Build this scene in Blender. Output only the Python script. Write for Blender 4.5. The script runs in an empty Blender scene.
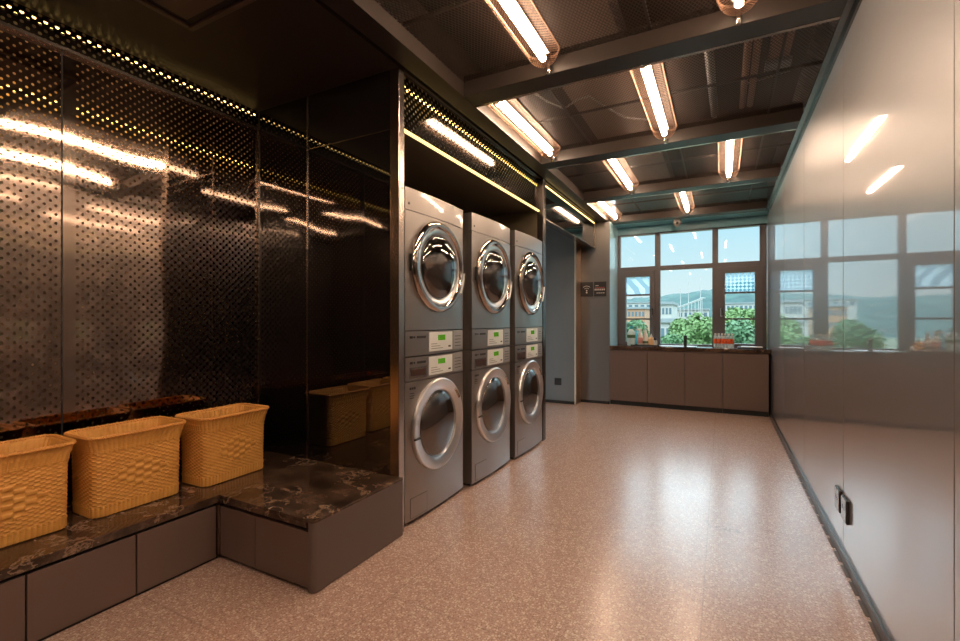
import bpy, bmesh, math, random
from mathutils import Vector, Matrix
random.seed(7)
PI = math.pi
sc = bpy.context.scene
col = sc.collection
sc.view_settings.view_transform = 'Standard'
sc.view_settings.look = 'None'
sc.view_settings.gamma = 1.0
sc.view_settings.exposure = 0.08
sc.view_settings.use_curve_mapping = False
sc.cycles.use_denoising = True
sc.cycles.max_bounces = 10
sc.cycles.transparent_max_bounces = 24
sc.cycles.sample_clamp_indirect = 6.0
sc.cycles.caustics_reflective = False
sc.cycles.caustics_refractive = False

# ------------------------------------------------------------------ materials
def srgb(r, g, b):
    f = lambda c: (c/255/12.92) if c/255 <= 0.04045 else ((c/255+0.055)/1.055)**2.4
    return (f(r), f(g), f(b), 1)

class NT:
    """small node-tree writer"""
    def __init__(s, name):
        s.mat = bpy.data.materials.new(name); s.mat.use_nodes = True
        s.t = s.mat.node_tree; s.n = s.t.nodes; s.l = s.t.links
        s.bsdf = s.n['Principled BSDF']; s.out = s.n['Material Output']
    def new(s, typ, **kw):
        nd = s.n.new(typ)
        for k, v in kw.items(): setattr(nd, k, v)
        return nd
    def link(s, a, b): s.l.new(a, b)
    def val(s, sock, v):
        if hasattr(v, 'is_output') or isinstance(v, bpy.types.NodeSocket): s.l.new(v, sock)
        else: sock.default_value = v
    def math(s, op, a, b=0.0, c=None):
        m = s.n.new('ShaderNodeMath'); m.operation = op
        s.val(m.inputs[0], a); s.val(m.inputs[1], b)
        if c is not None: s.val(m.inputs[2], c)
        return m.outputs[0]
    def obj(s):
        tc = s.n.new('ShaderNodeTexCoord'); return tc.outputs['Object']
    def xyz(s, v=None):
        sp = s.n.new('ShaderNodeSeparateXYZ'); s.l.new(v or s.obj(), sp.inputs[0]); return sp.outputs
    def uv(s):
        tc = s.n.new('ShaderNodeTexCoord'); return tc.outputs['UV']
    def noise(s, scale, detail=2.0, vec=None, rough=0.5):
        nz = s.n.new('ShaderNodeTexNoise'); nz.inputs['Scale'].default_value = scale
        nz.inputs['Detail'].default_value = detail; nz.inputs['Roughness'].default_value = rough
        s.l.new(vec or s.obj(), nz.inputs['Vector']); return nz.outputs['Fac']
    def mapv(s, scale, vec=None, loc=(0, 0, 0)):
        mp = s.n.new('ShaderNodeMapping'); mp.inputs['Scale'].default_value = scale; mp.inputs['Location'].default_value = loc
        s.l.new(vec or s.obj(), mp.inputs['Vector']); return mp.outputs[0]
    def ramp(s, fac, stops, interp='LINEAR'):
        r = s.n.new('ShaderNodeValToRGB'); r.color_ramp.interpolation = interp
        e = r.color_ramp.elements
        while len(e) < len(stops): e.new(0.5)
        for i, (p, c) in enumerate(stops):
            e[i].position = p; e[i].color = c if len(c) == 4 else (*c, 1)
        s.l.new(fac, r.inputs[0]); return r.outputs[0]
    def mixc(s, fac, a, b):
        m = s.n.new('ShaderNodeMix'); m.data_type = 'RGBA'
        s.val(m.inputs[0], fac); s.val(m.inputs[6], a); s.val(m.inputs[7], b); return m.outputs[2]
    def bump(s, h, strength, dist=0.01):
        b = s.n.new('ShaderNodeBump'); b.inputs['Strength'].default_value = strength; b.inputs['Distance'].default_value = dist
        s.l.new(h, b.inputs['Height']); s.l.new(b.outputs[0], s.bsdf.inputs['Normal'])
    def cut(s, hole):
        """hole = 1 where the sheet is punched through"""
        tr = s.n.new('ShaderNodeBsdfTransparent'); mx = s.n.new('ShaderNodeMixShader')
        s.l.new(hole, mx.inputs[0]); s.l.new(s.bsdf.outputs[0], mx.inputs[1]); s.l.new(tr.outputs[0], mx.inputs[2])
        s.l.new(mx.outputs[0], s.out.inputs['Surface'])
    def dots(s, U, V, pu, pv, r, ou=0.0, ov=0.0):
        """staggered round holes; U, V sockets in metres"""
        u = s.math('DIVIDE', s.math('SUBTRACT', U, ou), pu); v = s.math('DIVIDE', s.math('SUBTRACT', V, ov), pv)
        res = []
        for sh in (0.5, 0.0):
            a = s.math('MULTIPLY', s.math('SUBTRACT', s.math('FRACT', s.math('ADD', u, sh)), 0.5), pu)
            b = s.math('MULTIPLY', s.math('SUBTRACT', s.math('FRACT', s.math('ADD', v, sh)), 0.5), pv)
            res.append(s.math('SQRT', s.math('ADD', s.math('MULTIPLY', a, a), s.math('MULTIPLY', b, b))))
        return s.math('LESS_THAN', s.math('MINIMUM', *res), r)
    def diamonds(s, U, V, pu, pv, t):
        """diamond openings of expanded metal"""
        u = s.math('DIVIDE', U, pu); v = s.math('DIVIDE', V, pv)
        a = s.math('ABSOLUTE', s.math('SUBTRACT', s.math('FRACT', s.math('ADD', u, v)), 0.5))
        b = s.math('ABSOLUTE', s.math('SUBTRACT', s.math('FRACT', s.math('SUBTRACT', u, v)), 0.5))
        return s.math('LESS_THAN', s.math('MAXIMUM', a, b), t)

def plain(name, c, rough=0.5, metal=0.0, spec=0.5, coat=0.0, coat_r=0.05, ior=None, noise=0.0, nscale=12):
    k = NT(name); b = k.bsdf
    b.inputs['Base Color'].default_value = c; b.inputs['Roughness'].default_value = rough
    b.inputs['Metallic'].default_value = metal; b.inputs['Specular IOR Level'].default_value = spec
    b.inputs['Coat Weight'].default_value = coat; b.inputs['Coat Roughness'].default_value = coat_r
    if ior: b.inputs['IOR'].default_value = ior
    if noise:
        f = k.noise(nscale, 3)
        d = tuple(max(0, x*(1-noise)) for x in c[:3]) + (1,); u = tuple(min(1, x*(1+noise)) for x in c[:3]) + (1,)
        k.link(k.mixc(f, d, u), b.inputs['Base Color'])
    return k.mat

def glow(name, c, s):
    k = NT(name); e = k.new('ShaderNodeEmission'); e.inputs[0].default_value = c; e.inputs[1].default_value = s
    k.link(e.outputs[0], k.out.inputs['Surface']); return k.mat

M = {}
# terrazzo floor ------------------------------------------------
def floor_mat():
    k = NT('terrazzo'); P = k.obj()
    v1 = k.new('ShaderNodeTexVoronoi'); v1.inputs['Scale'].default_value = 95; k.link(P, v1.inputs['Vector'])
    v2 = k.new('ShaderNodeTexVoronoi'); v2.inputs['Scale'].default_value = 210; k.link(P, v2.inputs['Vector'])
    base = k.mixc(k.noise(1.6, 3), srgb(178, 142, 128), srgb(190, 155, 140))
    c1 = k.new('ShaderNodeSeparateColor'); k.link(v1.outputs['Color'], c1.inputs[0])
    c2 = k.new('ShaderNodeSeparateColor'); k.link(v2.outputs['Color'], c2.inputs[0])
    chipA = k.math('MULTIPLY', k.math('GREATER_THAN', c1.outputs[0], 0.66), k.math('LESS_THAN', v1.outputs['Distance'], 0.46))
    chipB = k.math('GREATER_THAN', c2.outputs[1], 0.70)
    chipC = k.math('LESS_THAN', c2.outputs[2], 0.24)
    c = k.mixc(k.math('MULTIPLY', chipC, 0.55), base, srgb(128, 96, 84))
    c = k.mixc(k.math('MULTIPLY', chipB, 0.6), c, srgb(214, 190, 176))
    c = k.mixc(k.math('MULTIPLY', chipA, 0.85), c, srgb(226, 207, 192))
    # tile joints: courses run along the room, staggered
    x, y, z = k.xyz(P)
    cw, ln, jw = 1.2, 1.0, 0.003
    cx = k.math('DIVIDE', k.math('ADD', x, 0.073), cw)
    row = k.math('FLOOR', cx)
    fx = k.math('ABSOLUTE', k.math('SUBTRACT', k.math('FRACT', k.math('ADD', cx, 0.5)), 0.5))
    cy = k.math('ADD', k.math('DIVIDE', k.math('SUBTRACT', y, 3.09), ln), k.math('MULTIPLY', row, 0.5))
    fy = k.math('ABSOLUTE', k.math('SUBTRACT', k.math('FRACT', k.math('ADD', cy, 0.5)), 0.5))
    joint = k.math('MAXIMUM', k.math('LESS_THAN', k.math('MULTIPLY', fx, cw), jw), k.math('LESS_THAN', k.math('MULTIPLY', fy, ln), jw))
    c = k.mixc(k.math('MULTIPLY', joint, 0.32), c, srgb(112, 84, 74))
    # scuff on the joint near the wall
    dx = k.math('DIVIDE', k.math('SUBTRACT', x, 0.035), 0.075); dy = k.math('DIVIDE', k.math('SUBTRACT', y, 3.0), 0.035)
    rr = k.math('ADD', k.math('MULTIPLY', dx, dx), k.math('MULTIPLY', dy, dy))
    scuff = k.math('MULTIPLY', k.math('LESS_THAN', rr, 1.0), k.math('GREATER_THAN', k.noise(45, 2), 0.52))
    c = k.mixc(k.math('MULTIPLY', scuff, 0.6), c, srgb(120, 92, 74))
    k.link(c, k.bsdf.inputs['Base Color'])
    k.link(k.math('ADD', 0.4, k.math('MULTIPLY', k.noise(5, 3), 0.10)), k.bsdf.inputs['Roughness'])
    k.bsdf.inputs['Coat Weight'].default_value = 1.0; k.bsdf.inputs['Coat IOR'].default_value = 1.65
    k.link(k.math('ADD', 0.19, k.math('MULTIPLY', k.noise(5, 3), 0.08)), k.bsdf.inputs['Coat Roughness'])
    k.bump(k.noise(2.2, 2), 0.10, 0.01)
    return k.mat
M['floor'] = floor_mat()

def marble_mat(name='dark_marble'):
    k = NT(name); P = k.obj()
    w = k.noise(6.5, 8, P, 0.7)
    warp = k.new('ShaderNodeVectorMath', operation='ADD'); k.link(P, warp.inputs[0])
    nz = k.new('ShaderNodeTexNoise'); nz.inputs['Scale'].default_value = 4; nz.inputs['Detail'].default_value = 4; k.link(P, nz.inputs['Vector'])
    sc_ = k.new('ShaderNodeVectorMath', operation='SCALE'); sc_.inputs['Scale'].default_value = 0.5; k.link(nz.outputs['Color'], sc_.inputs[0])
    k.link(sc_.outputs[0], warp.inputs[1])
    n2 = k.noise(5.5, 5, warp.outputs[0], 0.6)
    vein = k.math('SUBTRACT', 1.0, k.math('MINIMUM', 1.0, k.math('MULTIPLY', k.math('ABSOLUTE', k.math('SUBTRACT', n2, 0.5)), 42)))
    vein = k.math('MULTIPLY', vein, k.math('GREATER_THAN', k.noise(3.1, 3), 0.50))
    base = k.ramp(w, [(0.32, srgb(34, 26, 22)), (0.48, srgb(66, 50, 40)), (0.58, srgb(96, 75, 60)), (0.70, srgb(58, 45, 37))])
    c = k.mixc(k.math('MULTIPLY', vein, 0.55), base, srgb(188, 156, 128))
    k.link(c, k.bsdf.inputs['Base Color']); k.bsdf.inputs['Roughness'].default_value = 0.08
    return k.mat
M['marble'] = marble_mat()

def brushed(name, c, rough, metal=1.0, amount=0.15, axis='z', fine=260):
    k = NT(name)
    s = {'z': (fine, fine, 2.0), 'y': (fine, 2.0, fine)}[axis]
    f = k.noise(1.0, 3, k.mapv(s))
    d = tuple(x*(1-amount) for x in c[:3]) + (1,); u = tuple(min(1, x*(1+amount)) for x in c[:3]) + (1,)
    k.link(k.mixc(f, d, u), k.bsdf.inputs['Base Color'])
    k.bsdf.inputs['Metallic'].default_value = metal
    k.link(k.math('ADD', rough-0.05, k.math('MULTIPLY', f, 0.1)), k.bsdf.inputs['Roughness'])
    return k
def right_wall_mat():
    k = brushed('satin_wall_metal', (0.42, 0.42, 0.44, 1), 0.36, 0.8, 0.04, 'z', 60)
    b = k.bsdf
    b.inputs['Coat Weight'].default_value = 1.0; b.inputs['Coat Roughness'].default_value = 0.03; b.inputs['Coat IOR'].default_value = 3.6
    w = k.noise(1.0, 1, k.mapv((1.0, 1.3, 1.0)))
    k.bump(w, 0.05, 0.04)
    return k.mat
M['wall_right'] = right_wall_mat()
M['steel'] = brushed('brushed_steel', (0.185, 0.176, 0.168, 1), 0.42, 0.75, 0.08).mat
mk = brushed('machine_steel', (0.30, 0.268, 0.25, 1), 0.36, 0.85, 0.06, 'z', 300)
mk.bsdf.inputs['Coat Weight'].default_value = 0.5; mk.bsdf.inputs['Coat Roughness'].default_value = 0.05
M['machine'] = mk.mat
M['machine_side'] = brushed('machine_side_steel', (0.26, 0.225, 0.20, 1), 0.45, 0.7, 0.05, 'z', 300).mat
M['chrome'] = plain('chrome', (0.72, 0.70, 0.68, 1), 0.12, 1.0)
M['dark_chrome'] = plain('dark_chrome', (0.42, 0.36, 0.32, 1), 0.10, 1.0)
M['silver'] = plain('silver_ring', (0.82, 0.82, 0.82, 1), 0.30, 1.0)
M['trim_metal'] = plain('trim_metal', (0.45, 0.38, 0.33, 1), 0.22, 1.0)
def porthole():
    k = NT('smoked_porthole_glass')
    fr = k.new('ShaderNodeFresnel'); fr.inputs[0].default_value = 2.5
    geo = k.new('ShaderNodeNewGeometry')
    ff = k.math('MULTIPLY', fr.outputs[0], k.math('SUBTRACT', 1.0, geo.outputs['Backfacing']))
    tr = k.new('ShaderNodeBsdfTransparent'); tr.inputs[0].default_value = (0.66, 0.68, 0.70, 1)
    gl = k.new('ShaderNodeBsdfGlossy'); gl.inputs['Roughness'].default_value = 0.02
    mx = k.new('ShaderNodeMixShader'); k.link(ff, mx.inputs[0]); k.link(tr.outputs[0], mx.inputs[1]); k.link(gl.outputs[0], mx.inputs[2])
    k.link(mx.outputs[0], k.out.inputs['Surface']); return k.mat
M['door_glass'] = porthole()
M['drum'] = plain('drum_steel', (0.55, 0.46, 0.40, 1), 0.20, 1.0)
M['black_gloss'] = plain('black_gloss_panel', (0.006, 0.005, 0.005, 1), 0.025, 0.0, 0.5, ior=2.1)
M['dark_paint'] = plain('dark_brown_paint', srgb(46, 37, 31), 0.42, noise=0.06)
M['beam'] = plain('bronze_painted_beam', srgb(45, 37, 32), 0.4, 0.1, noise=0.05)
M['plenum'] = plain('plenum_dark', srgb(40, 33, 29), 0.9, noise=0.25, nscale=3)
M['black'] = plain('matt_black', (0.012, 0.011, 0.011, 1), 0.5)
M['shadow_gap'] = plain('shadow_gap', (0.010, 0.009, 0.008, 1), 0.7)
M['cabinet'] = plain('taupe_laminate', srgb(102, 84, 77), 0.42, noise=0.03)
M['cabinet_edge'] = plain('taupe_laminate_end', srgb(96, 83, 79), 0.42)
M['frame'] = plain('window_bronze_aluminium', srgb(90, 86, 88), 0.35, 0.2)
M['white_plastic'] = plain('white_plastic', srgb(225, 220, 212), 0.35)
M['panel_white'] = plain('control_panel_white', srgb(230, 234, 232), 0.35)
M['panel_grey'] = plain('control_panel_grey', srgb(150, 150, 150), 0.3)
M['lcd'] = glow('green_display', srgb(120, 200, 40), 0.42)
M['text_dark'] = plain('dark_print', srgb(52, 46, 42), 0.5)
M['lintel'] = plain('lintel_daylight_tint', srgb(122, 168, 178), 0.3)  # teal of the window daylight is put into this base colour
M['pipe'] = plain('galvanised_pipe', srgb(150, 148, 145), 0.4, 0.6)
M['conduit'] = plain('conduit_brown', srgb(150, 120, 100), 0.5, 0.3)
WARM = (1.0, 0.66, 0.44, 1)
M['tube'] = glow('warm_tube', (1.0, 0.725, 0.51, 1), 100.0)
M['vent_bronze'] = plain('vent_bronze', srgb(92, 76, 66), 0.4)
M['angle'] = plain('dark_angle', (0.16, 0.155, 0.15, 1), 0.22, 1.0)
M['led'] = glow('amber_led', (1.0, 0.62, 0.19, 1), 5.0)
M['led_dim'] = glow('amber_led_dim', (1.0, 0.62, 0.15, 1), 9.0)
M['led_box'] = glow('amber_led_box', (1.0, 0.64, 0.17, 1), 9.0)
M['led_line'] = glow('amber_led_line', (1.0, 0.70, 0.24, 1), 2.4)

def perforated(name, c, rough, metal, pu, pv, r, ou, ov, wave=0.0):
    k = NT(name); b = k.bsdf; x, y, z = k.xyz()
    hole = k.dots(y, z, pu, pv, r, ou, ov)
    b.inputs['Base Color'].default_value = c; b.inputs['Roughness'].default_value = rough; b.inputs['Metallic'].default_value = metal
    if wave:
        n1 = k.noise(1.0, 0.0, k.mapv((1, 2.2, 1.6)))
        k.bump(n1, wave, 0.05)
    k.cut(hole)
    return k.mat
M['perf_panel'] = perforated('perforated_bronze_sheet', (0.44, 0.335, 0.265, 1), 0.05, 1.0, 0.0415, 0.0415, 0.0058, 0, 2.2425, 0.16)
def plain_sheet():
    k = NT('bronze_sheet'); k.bsdf.inputs['Base Color'].default_value = (0.42, 0.325, 0.26, 1); k.bsdf.inputs['Roughness'].default_value = 0.06; k.bsdf.inputs['Metallic'].default_value = 1.0
    k.bump(k.noise(1.0, 0.0, k.mapv((1, 2.2, 1.6))), 0.16, 0.05); return k.mat
M['sheet'] = plain_sheet()
M['perf_soffit'] = perforated('perforated_dark_sheet', (0.10, 0.088, 0.075, 1), 0.08, 1.0, 0.0430, 0.0430, 0.0080, 0, 2.555, 0.06)
M['perf_cove'] = perforated('perforated_cove_sheet', (0.10, 0.085, 0.07, 1), 0.2, 1.0, 0.0415, 0.0415, 0.0078, 0, 2.588, 0.0)

def mesh_ceiling_mat():
    k = NT('expanded_metal'); x, y, z = k.xyz()
    k.bsdf.inputs['Base Color'].default_value = srgb(66, 53, 45); k.bsdf.inputs['Metallic'].default_value = 0.3; k.bsdf.inputs['Roughness'].default_value = 0.5
    k.cut(k.diamonds(y, x, 0.034, 0.019, 0.41)); return k.mat
M['mesh'] = mesh_ceiling_mat()
def trough_mat():
    k = NT('copper_wire_mesh'); u, v, _ = k.xyz(k.uv())
    k.bsdf.inputs['Base Color'].default_value = srgb(206, 160, 130); k.bsdf.inputs['Metallic'].default_value = 0.55; k.bsdf.inputs['Roughness'].default_value = 0.4
    k.cut(k.diamonds(u, v, 0.022, 0.013, 0.425)); return k.mat
M['trough'] = trough_mat()

def wicker_mat():
    k = NT('honey_wicker')
    c = k.mixc(k.noise(28, 3), srgb(210, 146, 64), srgb(240, 182, 98))
    k.link(c, k.bsdf.inputs['Base Color']); k.bsdf.inputs['Roughness'].default_value = 0.5
    return k.mat
M['wicker'] = wicker_mat()
M['wicker_rim'] = plain('wicker_rim', srgb(226, 160, 78), 0.5, noise=0.08, nscale=60)

def glass_pane(name, tint=(0.97, 0.99, 0.99, 1)):
    k = NT(name)
    fr = k.new('ShaderNodeFresnel'); fr.inputs[0].default_value = 1.5
    tr = k.new('ShaderNodeBsdfTransparent'); tr.inputs[0].default_value = tint
    gl = k.new('ShaderNodeBsdfGlossy'); gl.inputs['Roughness'].default_value = 0.0
    geo = k.new('ShaderNodeNewGeometry')
    ff = k.math('MULTIPLY', fr.outputs[0], k.math('SUBTRACT', 1.0, geo.outputs['Backfacing']))
    mx = k.new('ShaderNodeMixShader'); k.link(ff, mx.inputs[0]); k.link(tr.outputs[0], mx.inputs[1]); k.link(gl.outputs[0], mx.inputs[2])
    k.link(mx.outputs[0], k.out.inputs['Surface']); return k.mat
M['glass'] = glass_pane('window_glass')
def marked_glass(name, kind):
    """pane with rows or waves of translucent white marks"""
    k = NT(name); x, y, z = k.xyz()
    if kind == 'grid':
        a = k.math('SINE', k.math('MULTIPLY', x, 2*PI/0.048)); b = k.math('SINE', k.math('MULTIPLY', z, 2*PI/0.048))
        m = k.math('GREATER_THAN', k.math('ADD', a, b), 0.0)
    else:
        w = k.math('ADD', k.math('MULTIPLY', x, 11), k.math('ADD', k.math('MULTIPLY', z, 7), k.math('MULTIPLY', k.noise(5, 1), 1.6)))
        m = k.math('GREATER_THAN', k.math('SINE', k.math('MULTIPLY', w, 2*PI*0.55)), 0.1)
    tr = k.new('ShaderNodeBsdfTransparent'); tr.inputs[0].default_value = (0.72, 0.86, 0.93, 1)
    tl = k.new('ShaderNodeBsdfTranslucent'); tl.inputs[0].default_value = (0.9, 0.95, 0.97, 1)
    mx = k.new('ShaderNodeMixShader'); k.link(k.math('MULTIPLY', m, 0.36), mx.inputs[0]); k.link(tr.outputs[0], mx.inputs[1]); k.link(tl.outputs[0], mx.inputs[2])
    k.link(mx.outputs[0], k.out.inputs['Surface']); return k.mat
M['marks_grid'] = marked_glass('marks_grid', 'grid')
M['marks_wave'] = marked_glass('marks_wave', 'wave')

# ------------------------------------------------------------------ geometry helpers
def box(bm, x0, x1, y0, y1, z0, z1, bev=0.0, seg=2):
    vs = [bm.verts.new((x, y, z)) for x in (x0, x1) for y in (y0, y1) for z in (z0, z1)]
    F = [(0, 1, 3, 2), (4, 6, 7, 5), (0, 4, 5, 1), (2, 3, 7, 6), (0, 2, 6, 4), (1, 5, 7, 3)]
    fs = [bm.faces.new([vs[i] for i in f]) for f in F]
    if bev:
        es = list({e for f in fs for e in f.edges})
        bmesh.ops.bevel(bm, geom=es, offset=bev, segments=seg, affect='EDGES', profile=0.5)
def prism(bm, pts, z0, z1):
    """closed outline (x, y) extruded between z0 and z1"""
    a = [bm.verts.new((x, y, z0)) for x, y in pts]; b = [bm.verts.new((x, y, z1)) for x, y in pts]
    n = len(pts)
    bm.faces.new(a[::-1]); bm.faces.new(b)
    for i in range(n): bm.faces.new((a[i], a[(i+1) % n], b[(i+1) % n], b[i]))
def lathe(bm, prof, axis='z', o=(0, 0, 0), n=48, cap0=False, cap1=False):
    """prof: list of (radius, height along the axis)"""
    rings = []
    for r, h in prof:
        ring = []
        for i in range(n):
            a = 2*PI*i/n; c, s = r*math.cos(a), r*math.sin(a)
            p = {'z': (c, s, h), 'x': (h, c, s), 'y': (s, h, c)}[axis]
            ring.append(bm.verts.new((p[0]+o[0], p[1]+o[1], p[2]+o[2])))
        rings.append(ring)
    for a, b in zip(rings, rings[1:]):
        for i in range(n): bm.faces.new((a[i], a[(i+1) % n], b[(i+1) % n], b[i]))
    if cap0: bm.faces.new(rings[0][::-1])
    if cap1: bm.faces.new(rings[-1])
def tube(bm, pts, r, n=10):
    pts = [Vector(p) for p in pts]; rings = []
    for i, p in enumerate(pts):
        d = (pts[min(i+1, len(pts)-1)] - pts[max(i-1, 0)]).normalized()
        up = Vector((0, 0, 1)) if abs(d.z) < 0.9 else Vector((1, 0, 0))
        s = d.cross(up).normalized(); t = s.cross(d)
        rr = r[i] if isinstance(r, (list, tuple)) else r
        rings.append([bm.verts.new(p + s*rr*math.cos(2*PI*k/n) + t*rr*math.sin(2*PI*k/n)) for k in range(n)])
    for a, b in zip(rings, rings[1:]):
        for k in range(n): bm.faces.new((a[k], a[(k+1) % n], b[(k+1) % n], b[k]))
    bm.faces.new(rings[0][::-1]); bm.faces.new(rings[-1])

def obj(name, bm, mat, parent=None, smooth=False, loc=None):
    bmesh.ops.recalc_face_normals(bm, faces=bm.faces)
    me = bpy.data.meshes.new(name); bm.to_mesh(me); bm.free()
    me.materials.append(M[mat] if isinstance(mat, str) else mat)
    if smooth:
        for p in me.polygons: p.use_smooth = True
        try: me.set_sharp_from_angle(angle=math.radians(35))
        except Exception: pass
    o = bpy.data.objects.new(name, me); col.objects.link(o)
    if parent is not None: o.parent = parent
    if loc: o.location = loc
    return o
def tag(o, label=None, cat=None, group=None, kind=None):
    if label: o['label'] = label
    if cat: o['category'] = cat
    if group: o['group'] = group
    if kind: o['kind'] = kind
    return o
def thing(name, label, cat, loc=(0, 0, 0), rz=0.0, group=None, kind=None):
    o = bpy.data.objects.new(name, None); col.objects.link(o); o.empty_display_size = 0.1
    o.location = loc; o.rotation_euler = (0, 0, rz)
    return tag(o, label, cat, group, kind)
def B(*a, **k):
    bm = bmesh.new(); box(bm, *a, **k); return bm
def boxes(*bs, bev=0.0):
    bm = bmesh.new()
    for b in bs: box(bm, *b, bev=bev)
    return bm
def struct(name, bm, mat, label=None, cat=None, parent=None, smooth=False):
    o = obj(name, bm, mat, parent, smooth)
    if parent is None: tag(o, label or name.replace('_', ' '), cat or name.split('_')[0], None, 'structure')
    return o
def dup(root, loc, label=None, rz=None):
    def cp(o, par):
        c = o.copy(); col.objects.link(c)
        if par is not None: c.parent = par
        for ch in kids.get(o.name, []): cp(ch, c)
        return c
    kids = {}
    for o in list(sc.objects):
        if o.parent is not None: kids.setdefault(o.parent.name, []).append(o)
    r = cp(root, None); r.location = loc
    if rz is not None: r.rotation_euler = (0, 0, rz)
    if label: r['label'] = label
    return r

# ------------------------------------------------------------------ camera
F_PX, CAM_Z = 460.0, 1.2
YAW = math.atan(242/460)
cam = bpy.data.cameras.new('camera'); cam.sensor_width = 36; cam.lens = 36*F_PX/960; cam.clip_start = 0.05; cam.clip_end = 3000
co = bpy.data.objects.new('camera', cam); col.objects.link(co); co.location = (0, 0, CAM_Z); co.rotation_euler = (PI/2, 0, YAW)
sc.camera = co
SN, CS = math.sin(YAW), math.cos(YAW)
def at(px, Y):
    """world X of picture column px on the plane Y = const"""
    u = (px-480)/F_PX
    return Y*(u*CS-SN)/(u*SN+CS)
def at_z(px, py, Y):
    u = (px-480)/F_PX
    return CAM_Z + Y/(u*SN+CS)*(320-py)/F_PX

XR, XL, XF = 0.54, -2.80, -1.62         # right wall, left wall, machine fronts
ZC, ZM, ZP = 2.62, 2.71, 3.12           # ceiling underside, mesh, plenum
YB, YW = -1.9, 7.30                     # wall behind the camera, window plane

# ------------------------------------------------------------------ room shell
struct('floor', B(-3.4, XR+0.1, YB-0.1, YW+0.15, -0.12, 0.0), 'floor', 'speckled pinkish terrazzo floor with thin tile joints', 'floor')
struct('wall_right', B(XR, XR+0.12, YB, YW+0.1, 0.0, ZP), 'wall_right', 'long satin grey metal wall mirroring the window', 'wall')
seams = bmesh.new()
for y in (0.4, 1.65, 2.9, 4.15, 5.4, 6.65):
    box(seams, XR-0.0008, XR, y-0.0012, y+0.0012, 0.07, ZC)
struct('trim_1', seams, plain('wall_seam', srgb(120, 110, 104), 0.5), 'hairline vertical joints of the satin metal wall', 'trim')
struct('wall_back', B(-3.4, XR+0.12, YB-0.1, YB, 0.0, ZP), 'dark_paint', 'dark wall closing the room opposite the window', 'wall')
struct('wall_left', B(-2.98, -2.88, YB, 2.10, 0.0, ZP), 'dark_paint', 'dark wall behind the perforated bronze sheets', 'wall')
wl = bpy.data.objects['wall_left']
# backing right behind the sheets
struct('backing_sheet', B(-2.88, -2.865, YB, 2.06, 0.32, 2.50), plain('perforation_backing', srgb(190, 156, 116), 0.7), parent=wl)
for (a, b) in ((-1.90, -0.99), (-0.98+0.04, 0.02), (0.068, 1.015), (1.068, 2.062)):
    struct('perforated_panel', B(XL-0.002, XL, a, b, 0.325, 2.50), 'perf_panel', parent=wl)
for a in (-0.965, 0.044, 1.0415):
    struct('joint_strip', boxes((XL-0.004, XL+0.001, a-0.021, a+0.026, 0.325, 2.50)), 'sheet', parent=wl)
    struct('joint_gap', B(XL-0.006, XL+0.0015, a-0.026, a-0.020, 0.325, 2.50), 'shadow_gap', parent=wl)
struct('cove_sheet', B(XL+0.012, XL+0.014, YB, 2.062, 2.50, 2.618), 'perf_cove', parent=wl)
struct('cove_lip', B(XL-0.01, XL+0.030, YB, 2.062, 2.488, 2.502), 'trim_metal', parent=wl)
struct('baseboard_left', B(-2.262, -2.256, YB, 1.44, 0.0, 0.012), 'shadow_gap', 'black recessed plinth under the low bench', 'baseboard')

# low ceiling over bench and machines, groove and edge
struct('ceiling', boxes((-3.4, -1.60, YB, 7.0, ZC, ZC+0.05), (-1.575, -1.45, YB, 7.0, ZC, ZC+0.30),
                        (-1.60, -1.575, YB, 7.0, ZC+0.03, ZC+0.05), 
                        ), 'dark_paint', 'low dark brown ceiling with a groove along its edge', 'ceiling')
struct('ceiling_slab', B(-3.4, XR+0.12, YB, YW+0.1, ZP, ZP+0.1), 'plenum', 'dark slab above the mesh ceiling', 'ceiling')
struct('ceiling_window', B(-1.47, XR, 6.99, YW+0.1, ZC, ZC+0.09), 'lintel', 'daylight-tinted strip of ceiling before the window', 'ceiling')
# beams
BY = [-1.64, -0.22, 1.20, 2.62, 4.04, 5.46, 6.90]
for i, y in enumerate(BY):
    nm = ['above the camera', 'above the camera', 'above the camera', 'at the first stacked machine', 'opposite the third stacked machine',
          'opposite the open side recess', 'in front of the window lintel'][i]
    o = struct('ceiling_beam', B(-1.45, XR-0.03, y-0.085, y+0.06, ZC, ZC+0.13, bev=0.003), 'beam', 'bronze cross beam of the mesh ceiling ' + nm, 'beam')
    struct('beam_angle', boxes((-1.45, XR-0.03, y+0.061, y+0.085, ZC-0.001, ZC+0.004)), 'trim_metal', parent=o)
struct('trim_2', boxes((XR-0.05, XR-0.0005, YB, 6.99, ZC-0.004, ZC+0.004), (XR-0.012, XR-0.0005, YB, 6.99, ZC-0.03, ZC+0.004)), 'angle',
       'metal angle along the top of the satin wall', 'trim')
for a, b in zip(BY, BY[1:]):
    i = BY.index(a)
    o = struct('ceiling_mesh', B(-1.45, XR-0.01, a+0.062, b-0.087, ZM, ZM+0.002), 'mesh',
               'expanded metal mesh bay of the ceiling, number %s from the window' % ['six', 'five', 'four', 'three', 'two', 'one'][i], 'ceiling')
    fr = bmesh.new()
    for x in (-1.0, -0.33, 0.30):
        box(fr, x-0.006, x+0.006, a+0.062, b-0.087, ZM+0.002, ZM+0.02)
    box(fr, -1.45, XR-0.01, (a+b)/2-0.006, (a+b)/2+0.006, ZM+0.003, ZM+0.02)
    struct('mesh_frame', fr, 'beam', parent=o)
struct('baseboard_right', boxes((XR-0.012, XR-0.0005, YB, 6.7, 0.0, 0.05)), plain('dark_skirting', srgb(62, 56, 54), 0.3, 0.3), 'dark skirting at the foot of the satin wall', 'baseboard')
dash = bmesh.new()
y = -0.5
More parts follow.
